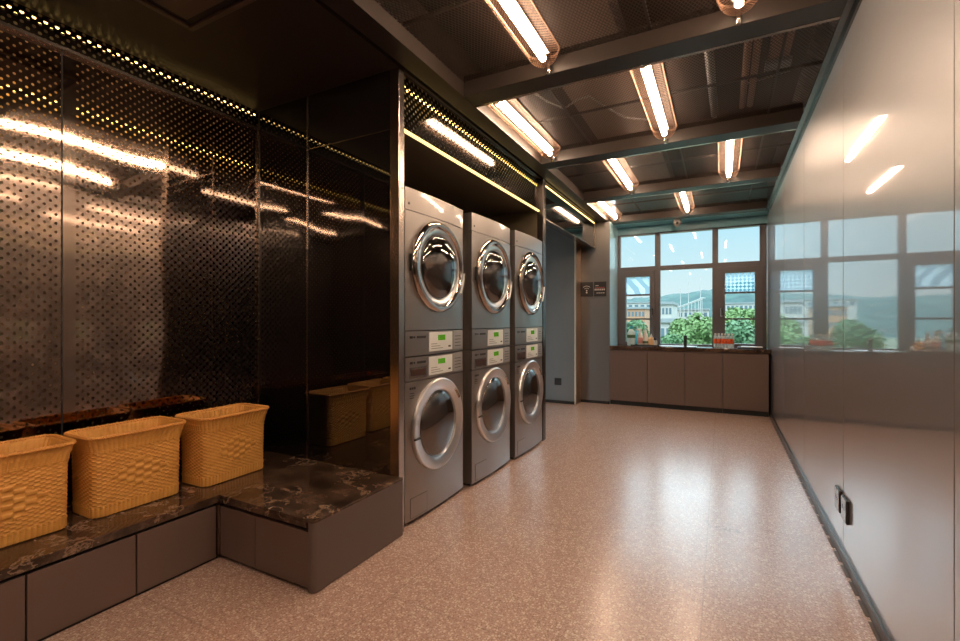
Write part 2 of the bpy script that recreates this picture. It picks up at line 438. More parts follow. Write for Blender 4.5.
while y < 6.6:
    box(dash, XR-0.026, XR-0.012, y, y+0.12, 0.0, 0.002); y += 0.16  # evenly spaced dark dashes on the floor beside the skirting
struct('trim_3', dash, plain('skirting_dash', srgb(84, 72, 66), 0.4), 'row of dark floor dashes along the skirting of satin wall', 'trim')

# partition beside the machines
pt = struct('wall_partition', B(-2.86, -1.665, 2.07, 2.13, 0.0, ZC), 'black_gloss', 'glossy black partition mirroring the baskets', 'wall')
struct('panel_joint', boxes((-2.328, -2.318, 2.065, 2.0705, 0.326, ZC), (-2.797, -2.785, 2.063, 2.0705, 0.326, 2.485), (-2.319, -1.665, 2.0665, 2.0705, 2.278, 2.284)), 'trim_metal', parent=pt)
struct('edge_post', B(-1.665, -1.60, 2.068, 2.118, 0.0, ZC, bev=0.004), 'trim_metal', parent=pt)
# niche of the machines
struct('wall_niche', boxes((-2.55, -2.50, 2.10, 4.44, 0.0, ZC), (-2.50, -1.64, 4.36, 4.42, 0.0, ZC)), plain('niche_paint', srgb(86, 76, 60), 0.5), 'olive dark lining of the machine niche', 'wall')
struct('trim_4', B(-1.64, -1.575, 4.345, 4.42, 0.0, ZC, bev=0.004), plain('dark_post', srgb(70, 62, 58), 0.25, 0.7), 'dark metal post at the far end of the machine niche', 'trim')
sf = struct('ceiling_soffit', boxes((-2.50, XF-0.006, 2.13, 4.36, 2.30, 2.312), (-1.70, -1.69, 2.13, 4.36, 2.312, ZC)), plain('soffit_paint', srgb(88, 76, 60), 0.55), 'dark box above the stacked machines', 'ceiling')
struct('soffit_sheet', B(XF-0.002, XF, 2.118, 4.345, 2.303, ZC-0.002), 'perf_soffit', parent=sf)
struct('soffit_edge', B(XF-0.006, XF+0.004, 2.118, 4.345, ZC-0.014, ZC-0.001), 'dark_chrome', parent=sf)
sf2 = struct('wall_bulkhead', boxes((-1.72, XF, 4.42, 6.68, 2.25, ZC-0.001)), plain('gloss_bulkhead', (0.07, 0.062, 0.052, 1), 0.07, 1.0), 'glossy dark bulkhead over the open side recess', 'wall')
struct('bulkhead_edge', boxes((XF-0.004, XF+0.005, 4.42, 6.68, 2.245, 2.257), (XF-0.03, XF+0.006, 6.60, 6.68, 2.245, ZC-0.002)), 'trim_metal', parent=sf2)

# recess and far steel walls
struct('wall_recess', boxes((-3.4, -1.87, 6.45, 6.60, 0.0, ZC), (-3.3, -3.2, 4.42, 6.45, 0.0, ZC)), 'steel', 'brushed steel wall at the back of the side recess', 'wall')
struct('wall_steel', boxes((-1.865, -1.424, 6.70, 6.72, 0.0, ZC), (-1.865, -1.461, 6.72, 7.4, 0.0, ZC)), 'steel', 'brushed steel pier carrying two black signs', 'wall')
struct('trim_5', boxes((-1.87, -1.845, 6.452, 6.70, 0.0, ZC)), plain('lit_wall_edge', (0.75, 0.55, 0.40, 1), 0.3, 1.0), 'bright strip painted as the lit wall end between the steel walls', 'trim')  # warm bright colour stands in for light on the wall end
struct('baseboard_far', boxes((-3.2, -1.868, 6.435, 6.45, 0.0, 0.04), (-1.845, -1.424, 6.688, 6.70, 0.0, 0.04)), 'shadow_gap', 'black plinth along the steel walls', 'baseboard')
struct('trim_6', boxes((-1.46, -1.4245, 6.7205, 7.36, 0.0, ZC)), plain('jamb_daylight_tint', srgb(190, 228, 238), 0.22, 0.1, coat=0.6), 'daylight-tinted glossy side lining of the window recess', 'trim')  # blue daylight beside the window is painted into the lining colour
# window wall
struct('wall_far', boxes((-1.46, XR, YW+0.06, YW+0.16, 0.0, 0.82), (-1.46, XR, YW-0.03, YW+0.16, 2.505, ZP)), 'lintel', 'daylight-tinted lintel and sill wall around the window', 'wall')

# ------------------------------------------------------------------ window
win = thing('window_1', 'wide bronze framed window with casements over the counter', 'window', (0, YW, 0), kind='structure')
def WX(px): return at(px, YW)
def WZ(px, py): return at_z(px, py, YW)
XA, XB = -1.425, 0.535
Z0, Z1, ZT0, ZT1 = 0.82, 2.505, 1.945, 2.01
mL0, mL1 = WX(655.2), WX(660.4)
mR0, mR1 = WX(712.3), WX(718.2)
fd = (-0.03, 0.04)
obj('frame', boxes((XA, WX(620.7), *fd, Z0, Z1), (WX(759.6), XB, *fd, Z0, Z1), (XA, XB, *fd, Z1-0.015, Z1+0.01), (XA, XB, *fd, Z0, Z0+0.035)), 'frame', win)
obj('mullion', boxes((mL0, mL1, *fd, Z0, Z1)), 'frame', win)
obj('mullion', boxes((mR0, mR1, *fd, Z0, Z1)), 'frame', win)
obj('transom', boxes((XA, XB, fd[0]-0.005, fd[1], ZT0, ZT1)), 'frame', win)
for a, b in ((WX(620.7), mL0), (mL1, mR0), (mR1, WX(759.6))):
    obj('pane', B(a, b, 0.0, 0.006, ZT1, Z1-0.015), 'glass', win)
obj('pane', B(mL1, mR0, 0.0, 0.006, Z0+0.035, ZT0), 'glass', win)
def casement(x0, x1, gx0, gx1, upper_mat, hx):
    sash = obj('sash', boxes((x0, gx0, -0.055, 0.035, Z0+0.01, ZT0-0.003), (gx1, x1, -0.055, 0.035, Z0+0.01, ZT0-0.003),
                             (gx0, gx1, -0.055, 0.035, 1.86, ZT0-0.003), (gx0, gx1, -0.055, 0.035, Z0+0.01, Z0+0.06)), 'frame', win)
    for z in (1.585, 1.222):
        obj('glazing_bar', B(gx0-0.002, gx1+0.002, -0.045, 0.02, z-0.012, z+0.012), 'frame', sash)
    obj('pane', B(gx0, gx1, -0.012, -0.006, 1.597, 1.86), upper_mat, sash)
    obj('pane', B(gx0, gx1, -0.012, -0.006, 1.234, 1.573), 'glass', sash)
    obj('pane', B(gx0, gx1, -0.012, -0.006, Z0+0.06, 1.21), 'glass', sash)
    obj('handle', boxes((hx-0.012, hx+0.012, -0.075, -0.055, 1.25, 1.38), (hx-0.010, hx+0.010, -0.10, -0.075, 1.26, 1.28), bev=0.003), 'chrome', sash)
casement(WX(620.7), mL0, WX(626.3), WX(650.2), 'marks_wave', WX(652.8))
casement(mR1, WX(762.5), WX(725.0), WX(754.8), 'marks_grid', WX(721.6))

# ------------------------------------------------------------------ benches
CH = -2.245   # bench front
segs = [(-0.357*k, -0.357*k+0.357) for k in range(3, 0, -1)] + [(0.0, 0.357), (0.357, 0.714), (0.714, 1.071), (1.071, 1.428)]
bl = {(0.714, 1.071): 'low taupe bench cabinet below the middle wicker basket', (1.071, 1.428): 'low taupe bench cabinet in the inner corner beside the platform',
      (0.357, 0.714): 'low taupe bench cabinet cut by the picture edge below the nearest basket'}
for a, b in segs:
    if b < 0.3: continue
    t = thing('bench_cabinet', bl.get((a, b), 'low taupe bench cabinet below the shared worktop'), 'cabinet', (CH, (a+b)/2, 0), group='bench cabinets under the baskets')
    h = (b-a)/2
    obj('carcass', boxes((-0.54, -0.022, -h+0.001, h-0.001, 0.03, 0.288)), 'shadow_gap', t)
    obj('door', B(-0.02, 0.0, -h+0.003, h-0.003, 0.014, 0.272, bev=0.0015), 'cabinet', t)
    obj('plinth', B(-0.5, -0.03, -h+0.001, h-0.001, 0.0, 0.03), 'shadow_gap', t)
PX0, PX1, PY0, PY1 = CH, -1.575, 1.44, 2.068
t = thing('platform_cabinet', 'raised taupe corner cabinet with rounded post beside the machines', 'cabinet', ((PX0+PX1)/2, (PY0+PY1)/2, 0))
cx, cy = (PX0+PX1)/2, (PY0+PY1)/2
obj('carcass', boxes((PX0-cx-0.53, PX1-cx-0.03, PY0-cy+0.022, PY1-cy-0.001, 0.03, 0.288)), 'shadow_gap', t)
obj('plinth', boxes((PX0-cx+0.03, PX1-cx-0.04, PY0-cy+0.04, PY1-cy-0.002, 0.0, 0.03)), 'shadow_gap', t)
obj('door', B(PX0-cx+0.012, -1.968-cx-0.0015, PY0-cy, PY0-cy+0.02, 0.02, 0.268, bev=0.0015), 'cabinet', t)
obj('door', B(-1.968-cx+0.0015, -1.614-cx, PY0-cy, PY0-cy+0.02, 0.02, 0.268, bev=0.0015), 'cabinet', t)
# rounded end panel
bm = bmesh.new(); R = 0.022; pts = []
ex, ey = PX1-cx, PY0-cy-0.002
for i in range(9):
    a = -PI/2 + PI/2*i/8
    pts.append((ex-R+R*math.cos(a), ey+R+R*math.sin(a)))
pts = [(ex-0.036, ey)] + pts + [(ex, PY1-cy), (ex-0.02, PY1-cy), (ex-0.02, ey+0.05), (ex-0.036, ey+0.03)]
prism(bm, pts, 0.004, 0.312)
obj('end_panel', bm, 'cabinet_edge', t, True)
obj('corner_trim', boxes((PX0-cx-0.006, PX0-cx+0.010, PY0-cy-0.012, PY0-cy+0.004, 0.02, 0.288)), 'trim_metal', t)
# L-shaped marble worktop
bm = bmesh.new()
pts = [(XL-0.06, -0.05), (CH+0.012, -0.05), (CH+0.012, PY0-0.006)]
for i in range(7):
    a = -PI/2 + PI/2*i/6
    pts.append((PX1+0.002-0.024+0.024*math.cos(a), PY0-0.006+0.024+0.024*math.sin(a)))
pts += [(PX1+0.002, 2.066), (XL-0.06, 2.066)]
prism(bm, pts, 0.313, 0.325)
prism(bm, [(XL-0.06, -0.05), (CH+0.008, -0.05), (CH+0.008, PY0-0.008), (PX1-0.040, PY0-0.008), (PX1-0.040, PY0+0.05), (PX1-0.03, PY0+0.06), (PX1-0.03, 2.066), (XL-0.06, 2.066)], 0.289, 0.3125)
tag(obj('marble_worktop', bm, 'marble'), 'dark veined marble top running under the three wicker baskets', 'worktop')

# ------------------------------------------------------------------ wicker baskets
def rrect(hx, hy, r, s):
    """point on a rounded rectangle at perimeter fraction s; starts at mid +x side"""
    a, b = hx-r, hy-r
    L = [2*b, PI*r/2, 2*a, PI*r/2, 2*b, PI*r/2, 2*a, PI*r/2]; T = sum(L); d = (s % 1.0)*T + 0
    # start at (hx, -b)
    d0 = d
    if d0 < L[0]: return (hx, -b+d0), (1, 0)
    d0 -= L[0]
    if d0 < L[1]:
        t = d0/r; return (a+r*math.cos(t), b+r*math.sin(t)), (math.cos(t), math.sin(t))
    d0 -= L[1]
    if d0 < L[2]: return (a-d0, hy), (0, 1)
    d0 -= L[2]
    if d0 < L[3]:
        t = PI/2+d0/r; return (-a+r*math.cos(t), b+r*math.sin(t)), (math.cos(t), math.sin(t))
    d0 -= L[3]
    if d0 < L[4]: return (-hx, b-d0), (-1, 0)
    d0 -= L[4]
    if d0 < L[5]:
        t = PI+d0/r; return (-a+r*math.cos(t), -b+r*math.sin(t)), (math.cos(t), math.sin(t))
    d0 -= L[5]
    if d0 < L[6]: return (-a+d0, -hy), (0, -1)
    d0 -= L[6]
    t = 1.5*PI+d0/r; return (a+r*math.cos(t), -b+r*math.sin(t)), (math.cos(t), math.sin(t))
def plat(c): return math.copysign(abs(c)**0.45, c)
def basket_body():
    H = 0.352; NS, PER = 64, 9; N = NS*PER; NR, PR = 40, 6; K = NR*PR
    def size(t):
        fl = 0.02*max(0, (t-0.70)/0.30)**2
        return 0.108+0.006*t+fl*0.9, 0.184+0.004*t+fl*0.8, 0.040
    vs, fs = [], []
    for j in range(K+1):
        t = j/K; hx, hy, r = size(t)
        for i in range(N):
            s = i/N; (x, y), (nx, ny) = rrect(hx, hy, r, s)
            rowf = t*NR; row = math.floor(rowf); f = rowf-row
            ph = s*NS
            prof = math.sqrt(max(0, 1-(2*f-1)**2*0.92))
            if 0.13 < t < 0.80:
                # bigger plait in a diamond in the middle of the long faces
                yy = y/0.15; zz = (t-0.46)/0.26
                if abs(yy)+abs(zz) < 0.85 and abs(nx) > 0.9:
                    rf = rowf/2; rw = math.floor(rf); ff = rf-rw
                    off = 0.0035*plat(math.cos(PI*(ph/2+rw)))*math.sqrt(max(0, 1-(2*ff-1)**2*0.9))+0.0025
                else:
                    off = (0.0021*plat(math.cos(PI*(ph+row))) + 0.0022)*prof
            else:
                off = 0.0032*abs(math.sin(PI*ph)) + 0.0008*prof
                if 0.80 <= t < 0.84 or 0.90 < t < 0.93 or 0.10 < t <= 0.13: off += 0.0022*prof*(0.5+0.5*math.sin(2*PI*ph+row))
            vs.append((x+nx*off, y+ny*off, 0.004+t*H))
    for j in range(K):
        for i in range(N):
            a = j*N+i; b = j*N+(i+1) % N
            fs.append((a, b, b+N, a+N))
    base = len(vs); KI = 30
    for j in range(KI+1):
        t = 1-j/KI*0.97; hx, hy, r = size(t)
        for i in range(N):
            s = i/N; (x, y), (nx, ny) = rrect(hx, hy, r, s)
            off = -0.008 - 0.003*abs(math.sin(PI*s*NS))
            vs.append((x+nx*off, y+ny*off, 0.004+t*H))
    for i in range(N):
        a = K*N+i; b = K*N+(i+1) % N
        fs.append((a, b, base+(i+1) % N, base+i))
    for j in range(KI):
        for i in range(N):
            a = base+j*N+i; b = base+j*N+(i+1) % N
            fs.append((a, b, b+N, a+N))
    fs.append([base+KI*N+i for i in range(N)])
    fs.append([i for i in range(N)][::-1])
    me = bpy.data.meshes.new('body'); me.from_pydata(vs, [], fs); me.materials.append(M['wicker'])
    for p in me.polygons: p.use_smooth = True
    me.update()
    return bpy.data.objects.new('body', me)
def basket_rim(z, grow, rad, strands):
    bm = bmesh.new(); N = 220
    for k in range(strands):
        pts = []
        for i in range(N+1):
            s = i/N; (x, y), (nx, ny) = rrect(0.132+grow, 0.204+grow, 0.045, s)
            a = 2*PI*(s*46 + k/strands)
            pts.append((x+nx*0.0045*math.cos(a), y+ny*0.0045*math.cos(a), z+0.0045*math.sin(a)))
        tube(bm, pts, rad, 6)
    return bm
bk = thing('laundry_basket', 'honey wicker laundry basket nearest the black partition', 'basket', (-2.495, 1.632, 0.326), 0.03, 'wicker baskets on the marble bench')
bo = basket_body(); col.objects.link(bo); bo.parent = bk
obj('rim', basket_rim(0.358, 0.0, 0.0055, 3), 'wicker_rim', bk, True)
dup(bk, (-2.535, 1.175, 0.326), 'honey wicker laundry basket standing between the two other baskets', 0.0)
dup(bk, (-2.548, 0.728, 0.326), 'honey wicker laundry basket cut off by the picture edge', -0.02)

# ------------------------------------------------------------------ washers and dryers
W, BOW, DEP = 0.336, 0.016, 0.70
def fx(y): return BOW*(1-(y/W)**2)
def bow_prism(bm, y0, y1, z0, z1, back=None, out=0.0, n=14, back_off=None):
    pts = []
    for i in range(n+1):
        y = y0+(y1-y0)*i/n; pts.append((fx(y)+out, y))
    if back is not None: pts += [(back, y1), (back, y0)]
    else: pts += [(fx(y0+(y1-y0)*(n-i)/n)+out-0.004, y0+(y1-y0)*(n-i)/n) for i in range(n+1)]
    prism(bm, pts, z0, z1)
def BP(*a, **k):
    bm = bmesh.new(); bow_prism(bm, *a, **k); return bm
def fr(f): return -W + 2*W*f
def machine_common(t, zc0, zc1):
    """controls between zc0 and zc1"""
    cp = obj('control_panel', BP(-W+0.001, W-0.001, zc0, zc1, back=-0.05, out=0.001), 'machine', t)
    h = zc1-zc0
    obj('control_board', BP(fr(0.33), fr(0.745), zc0+0.12*h, zc1-0.06*h, out=0.0045), 'panel_white', cp)
    obj('display', BP(fr(0.475), fr(0.60), zc1-0.42*h, zc1-0.19*h, out=0.0065, n=4), 'lcd', cp)
    obj('display_digits', boxes(*[(fx(0.04)+0.0064, fx(0.04)+0.0072, fr(0.515+0.022*k)-0.004, fr(0.515+0.022*k)+0.004, zc1-0.35*h, zc1-0.25*h) for k in range(3)]), plain('digits', srgb(60, 110, 20), 0.5) if 'digits' not in M else M['digits'], cp)
    obj('button', BP(fr(0.665), fr(0.705), zc0+0.25*h, zc0+0.32*h, out=0.007, n=3), 'text_dark', cp)
    bm = bmesh.new()
    for k in range(3): bow_prism(bm, fr(0.36), fr(0.56-0.05*k), zc0+(0.22+0.10*k)*h, zc0+(0.25+0.10*k)*h, out=0.0055, n=4)
    obj('print_lines', bm, 'panel_grey', cp)
    obj('price_board', BP(fr(0.765), fr(0.965), zc0+0.10*h, zc1-0.02*h, out=0.0035), 'panel_grey', cp)
    bm = bmesh.new()
    for k in range(4): bow_prism(bm, fr(0.80), fr(0.93), zc0+(0.25+0.15*k)*h, zc0+(0.28+0.15*k)*h, out=0.0045, n=4)
    obj('board_lines', bm, 'text_dark', cp)
    bm = bmesh.new()
    zb = zc1-0.25*h
    bow_prism(bm, fr(0.06), fr(0.095), zb-0.006, zb+0.008, out=0.0035, n=3)
    bow_prism(bm, fr(0.11), fr(0.125), zb-0.004, zb+0.006, out=0.0035, n=3)
    bow_prism(bm, fr(0.16), fr(0.28), zb-0.006, zb+0.008, out=0.0035, n=4)
    obj('maker_mark', bm, 'text_dark', cp)
    return cp
def holed_panel(z0, z1, zc, r):
    bm = bmesh.new(); hw = W
    angs = sorted([2*PI*i/72 for i in range(72)] + [math.atan2(b-zc, a) % (2*PI) for a in (-hw, hw) for b in (z0, z1)])
    rings = []
    for k in range(6):
        ring = []
        for a in angs:
            c, sn = math.cos(a), math.sin(a)
            t = min(hw/abs(c) if abs(c) > 1e-6 else 1e9, ((z1-zc) if sn > 0 else (zc-z0))/abs(sn) if abs(sn) > 1e-6 else 1e9)
            d = r+(t-r)*min(k, 4)/4
            y, z = d*c, zc+d*sn
            ring.append(bm.verts.new((fx(y) if k < 5 else -0.04, y, z)))
        rings.append(ring)
    n = len(angs)
    for a, b in zip(rings, rings[1:]):
        for i in range(n): bm.faces.new((a[i], a[(i+1) % n], b[(i+1) % n], b[i]))
    return bm
def shell(z0, z1):
    t = 0.004
    return boxes((-DEP, -0.03, -W, -W+t, z0, z1), (-DEP, -0.03, W-t, W, z0, z1), (-DEP, -DEP+t, -W+t, W-t, z0, z1),
                 (-DEP+t, -0.03, -W+t, W-t, z0, z0+t), (-DEP+t, -0.03, -W+t, W-t, z1-t, z1))
def drum_bm(zc, r=0.214, depth=0.34):
    bm = bmesh.new()
    lathe(bm, [(r, 0.006), (r, -0.06), (r+0.02, -0.075), (r+0.02, -depth), (r-0.03, -depth-0.03), (0.05, -depth-0.035)], 'x', (0, 0, zc), 48, False, True)
    for k in range(3):
        a0 = 2*PI*k/3+0.5
        pts = []
        for da, rr in ((-0.16, r+0.021), (-0.05, r-0.045), (0.05, r-0.045), (0.16, r+0.021)):
            pts.append((rr*math.cos(a0+da), zc+rr*math.sin(a0+da)))
        A = [bm.verts.new((-0.08, p[0], p[1])) for p in pts]; C = [bm.verts.new((-depth, p[0], p[1])) for p in pts]
        for i in range(3): bm.faces.new((A[i], A[i+1], C[i+1], C[i]))
        bm.faces.new(A); bm.faces.new(C[::-1])
    # perforation bosses in rows
    for k in range(22):
        a = 2*PI*k/22
        for j in range(6):
            x = -0.10-0.04*j; rr = r+0.018
            aa = a+(0.14 if j % 2 else 0)
            p = Vector((x, rr*math.cos(aa), zc+rr*math.sin(aa))); q = Vector((x, (rr-0.006)*math.cos(aa), zc+(rr-0.006)*math.sin(aa)))
            tube(bm, [p, q], 0.009, 6)
    return bm
def ring_door(t, z, outer, ringmat, prof_out, inner, glass, hinge_z):
    d = thing('door', None, None); d.parent = t; d.location = (BOW-0.004, 0, z)
    bm = bmesh.new(); lathe(bm, prof_out, 'x', n=72); obj('door_ring', bm, ringmat, d, True)
    if inner:
        bm = bmesh.new(); lathe(bm, inner, 'x', n=72); obj('inner_ring', bm, 'silver', d, True)
    bm = bmesh.new(); lathe(bm, glass, 'x', n=72, cap1=True); obj('glass', bm, 'door_glass', d, True)
    return d
def dome(r, x0, h, n=12):
    return [(max(0.004, r*math.cos(PI/2*i/n)), x0+h*math.sin(PI/2*i/n)) for i in range(n+1)]

def make_washer(label, loc):
    t = thing('washing_machine', label, 'washing machine', loc, 0, 'washing machines in the lower row')
    obj('cabinet', shell(0.02, 0.984), 'machine_side', t)
    obj('front_panel', holed_panel(0.022, 0.838, 0.545, 0.262), 'machine', t)
    obj('drum', drum_bm(0.545), 'drum', t, True)
    cp = machine_common(t, 0.843, 0.983)
    dr = obj('detergent_drawer', BP(fr(0.055), fr(0.29), 0.857, 0.922, out=0.004), 'trim_metal', t)
    obj('drawer_recess', BP(fr(0.075), fr(0.27), 0.872, 0.908, out=0.0055), plain('drawer_recess_brown', srgb(58, 34, 24), 0.4), dr)
    d = ring_door(t, 0.545, 0.285, 'silver',
                  [(0.262, -0.01), (0.285, -0.006), (0.289, 0.006), (0.286, 0.016), (0.280, 0.020), (0.228, 0.013), (0.214, 0.006), (0.208, -0.008)], None, dome(0.209, -0.004, 0.05), 0)
    obj('hinge', boxes((0.010, 0.024, -0.283, -0.225, -0.052, -0.040), bev=0.002), 'black', d)
    bm = bmesh.new()
    for i in range(9):
        a = PI*(0.17+0.10*i/8); y, z = 0.262*math.cos(a), 0.262*math.sin(a)
        if i: tube(bm, [(0.019, py, pz), (0.019, y, z)], 0.009, 8)
        py, pz = y, z
    obj('handle', bm, 'dark_chrome', d, True)
    obj('service_hatch', BP(fr(0.07), fr(0.30), 0.035, 0.150, out=0.002), 'machine', t)
    bm = bmesh.new(); bow_prism(bm, fr(0.065), fr(0.305), 0.0325, 0.1525, out=0.0008)
    obj('hatch_gap', bm, 'text_dark', t)
    bm = bmesh.new()
    for k, (a, b) in enumerate(((0.06, 0.075), (0.085, 0.10), (0.11, 0.135))): bow_prism(bm, fr(a), fr(b), 0.792, 0.806, out=0.0025, n=2)
    for k in range(3): bow_prism(bm, fr(0.06), fr(0.115), 0.768-0.014*k, 0.772-0.014*k, out=0.0025, n=2)
    obj('data_label', bm, 'text_dark', t)
    for sx in (-0.62, -0.10):
        for sy in (-0.27, 0.27):
            bm = bmesh.new(); lathe(bm, [(0.02, 0.0), (0.02, 0.02)], 'z', (sx, sy, 0), 12, True, True); obj('foot', bm, 'black', t)
    obj('toe_recess', boxes((-0.6, -0.02, -W+0.01, W-0.01, 0.004, 0.021)), 'black', t)
    return t
def make_dryer(label, loc):
    t = thing('tumble_dryer', label, 'tumble dryer', loc, 0, 'tumble dryers in the upper row')
    obj('cabinet', shell(0.002, 0.985), 'machine_side', t)
    obj('drum', drum_bm(0.555), 'drum', t, True)
    machine_common(t, 0.004, 0.150)
    obj('front_panel', holed_panel(0.155, 0.858, 0.555, 0.262), 'machine', t)
    obj('top_cover', BP(-W, W, 0.863, 0.992, back=-0.10), 'machine', t)
    d = ring_door(t, 0.555, 0.285, 'dark_chrome',
                  [(0.262, -0.01), (0.286, -0.006), (0.290, 0.010), (0.284, 0.022), (0.270, 0.030), (0.254, 0.028), (0.244, 0.018), (0.240, 0.010)],
                  [(0.243, 0.011), (0.236, 0.016), (0.216, 0.012), (0.208, 0.006), (0.204, 0.0)], dome(0.206, 0.003, 0.075), 0)
    bm = bmesh.new()
    for i in range(9):
        a = -PI*(0.02+0.17*i/8); y, z = 0.276*math.cos(a), 0.276*math.sin(a)
        if i: tube(bm, [(0.027, py, pz), (0.027, y, z)], 0.010, 8)
        py, pz = y, z
    obj('handle', bm, 'silver', d, True)
    obj('hinge', boxes((-0.006, 0.012, -0.300, -0.280, -0.05, 0.05), bev=0.003), 'black', d)
    bm = bmesh.new(); lathe(bm, [(0.008, 0.0), (0.008, 0.002)], 'x', (fx(fr(0.05))+0.0, fr(0.05), 0.90), 10, True, True); obj('cover_screw', bm, 'black', t)
    return t
w0 = make_washer('lower washing machine of the stack beside the black partition', (-1.622, 2.488, 0))
d0 = make_dryer('upper tumble dryer of the stack beside the black partition', (-1.622, 2.488, 0.986))
dup(w0, (-1.592, 3.235, 0), 'lower washing machine of the middle stack')
dup(d0, (-1.592, 3.235, 0.986), 'upper tumble dryer of the middle stack')
dup(w0, (-1.572, 3.970, 0), 'lower washing machine of the stack against the dark post, farthest in')
dup(d0, (-1.572, 3.970, 0.986), 'upper tumble dryer of the stack against the dark post, farthest in')

# ------------------------------------------------------------------ LED strips
def strip(label, bm, mat):
    return tag(obj('led_strip', bm, mat), label, 'strip light')
strip('amber light strip shining through the cove holes above perforated wall', B(XL-0.004, XL+0.004, YB, 2.05, 2.580, 2.596), 'led')
strip('amber light strip glowing through holes in the upper perforated wall', B(XL-0.03, XL-0.024, YB, 2.05, 2.236, 2.249), 'led_dim')
strip('amber light strip shining through the top hole row above the machines', B(XF-0.022, XF-0.016, 2.13, 4.34, 2.546, 2.564), 'led_box')
strip('continuous amber light line along lower edge of box above the machines', B(XF-0.012, XF+0.006, 2.12, 4.345, 2.290, 2.3025), 'led_line')
strip('amber light line along the top of the bulkhead over the recess', B(XF+0.001, XF+0.006, 4.43, 6.58, 2.588, 2.598), 'led')

# ------------------------------------------------------------------ lamps in mesh troughs
def capsule_trough(L, R=0.088, depth=0.088):
    bm = bmesh.new(); uvl = bm.loops.layers.uv.new('uv')
    prof = []   # (y, scale)
    ne = 8
    for i in range(ne+1):
        a = PI/2*i/ne; prof.append((-L/2+R-R*math.cos(a), math.sin(a)))
    prof += [(-L/2+R+(L-2*R)*k/10, 1.0) for k in range(1, 10)]
    for i in range(ne+1):
        a = PI/2*(1-i/ne); prof.append((L/2-R+R*math.cos(a), math.sin(a)))
    n = 20; rings = []
    for y, s in prof:
        s = max(s, 0.02)
        rings.append([(bm.verts.new((R*s*math.cos(PI+PI*k/n), y, depth*s*math.sin(PI+PI*k/n))), k/n*PI*R, y) for k in range(n+1)])
    for a, b in zip(rings, rings[1:]):
        for k in range(n):
            q = (a[k], a[k+1], b[k+1], b[k]); f = bm.faces.new([v[0] for v in q]); f.smooth = True
            for lp, v in zip(f.loops, q): lp[uvl].uv = (v[2], v[1])
    return bm
def make_lamp(label, loc, L=1.25):
    t = thing('hanging_strip_lamp', label, 'ceiling lamp', loc, 0, 'strip lamps in mesh troughs on the ceiling')
    obj('mesh_trough', capsule_trough(L), 'trough', t)
    rim = bmesh.new(); R = 0.09; pts = []
    for i in range(13): a = -PI/2+PI*i/12; pts.append((R*math.sin(a), L/2-R+R*math.cos(a), 0))
    for i in range(13): a = PI/2+PI*i/12; pts.append((R*math.sin(a), -L/2+R+R*math.cos(a), 0))
    pts.append(pts[0]); tube(rim, pts, 0.005, 6)
    obj('trough_rim', rim, 'conduit', t, True)
    bm = bmesh.new(); lathe(bm, [(0.0175, -L/2+0.075), (0.0175, L/2-0.075)], 'y', (0, 0, -0.044), 12, True, True)
    tb = obj('lamp_tube', bm, 'tube', t, True)
    for s in (-1, 1):
        bm = bmesh.new(); lathe(bm, [(0.020, s*(L/2-0.085)), (0.020, s*(L/2-0.045))], 'y', (0, 0, -0.044), 12, True, True)
        obj('end_cap', bm, 'chrome', tb, True)
        bm = bmesh.new(); lathe(bm, [(0.010, -0.092), (0.014, -0.086), (0.014, 0.0)], 'z', (0, s*(L/2+0.002), 0), 10, True, True)
        obj('fixing_bolt', bm, 'chrome', t, True)
    obj('reflector', boxes((-0.03, 0.03, -L/2+0.06, L/2-0.06, -0.012, -0.006)), 'white_plastic', t)
    return t
ZL = ZM - 0.002
yc = lambda i: (BY[i]+0.06+BY[i+1]-0.085)/2
l0 = make_lamp('strip lamp in copper mesh trough above the beam before first machine', (-0.885, yc(2), ZL))
lamps = [((0.07, yc(2), ZL), 'strip lamp of the camera side bay near the satin wall, only its rounded end seen'),
         ((-1.335, yc(3), ZL), 'strip lamp in mesh trough hugging the dark soffit over the machines'),
         ((-0.40, yc(3), ZL), 'strip lamp in copper mesh trough alone in the middle of second bay'),
         ((-0.90, yc(4), ZL), 'strip lamp in the third bay from the camera, farther from satin wall'),
         ((0.06, yc(4), ZL), 'strip lamp in the third bay from the camera, nearer to satin wall'),
         ((-1.345, yc(5), ZL), 'strip lamp in the bay before the window, beside the bulkhead'),
         ((-0.41, yc(5), ZL), 'strip lamp in the bay before the window, above the white dome camera'),
         ((-1.335, yc(1), ZL), 'strip lamp over the camera on the bench side'),
         ((-0.40, yc(1), ZL), 'strip lamp over the camera in the middle of the bay'),
         ((-0.885, yc(0), ZL), 'strip lamp at the back of the room, bench side'),
         ((0.07, yc(0), ZL), 'strip lamp at the back of the room, satin wall side')]
for p, lb in lamps: dup(l0, p, lb)

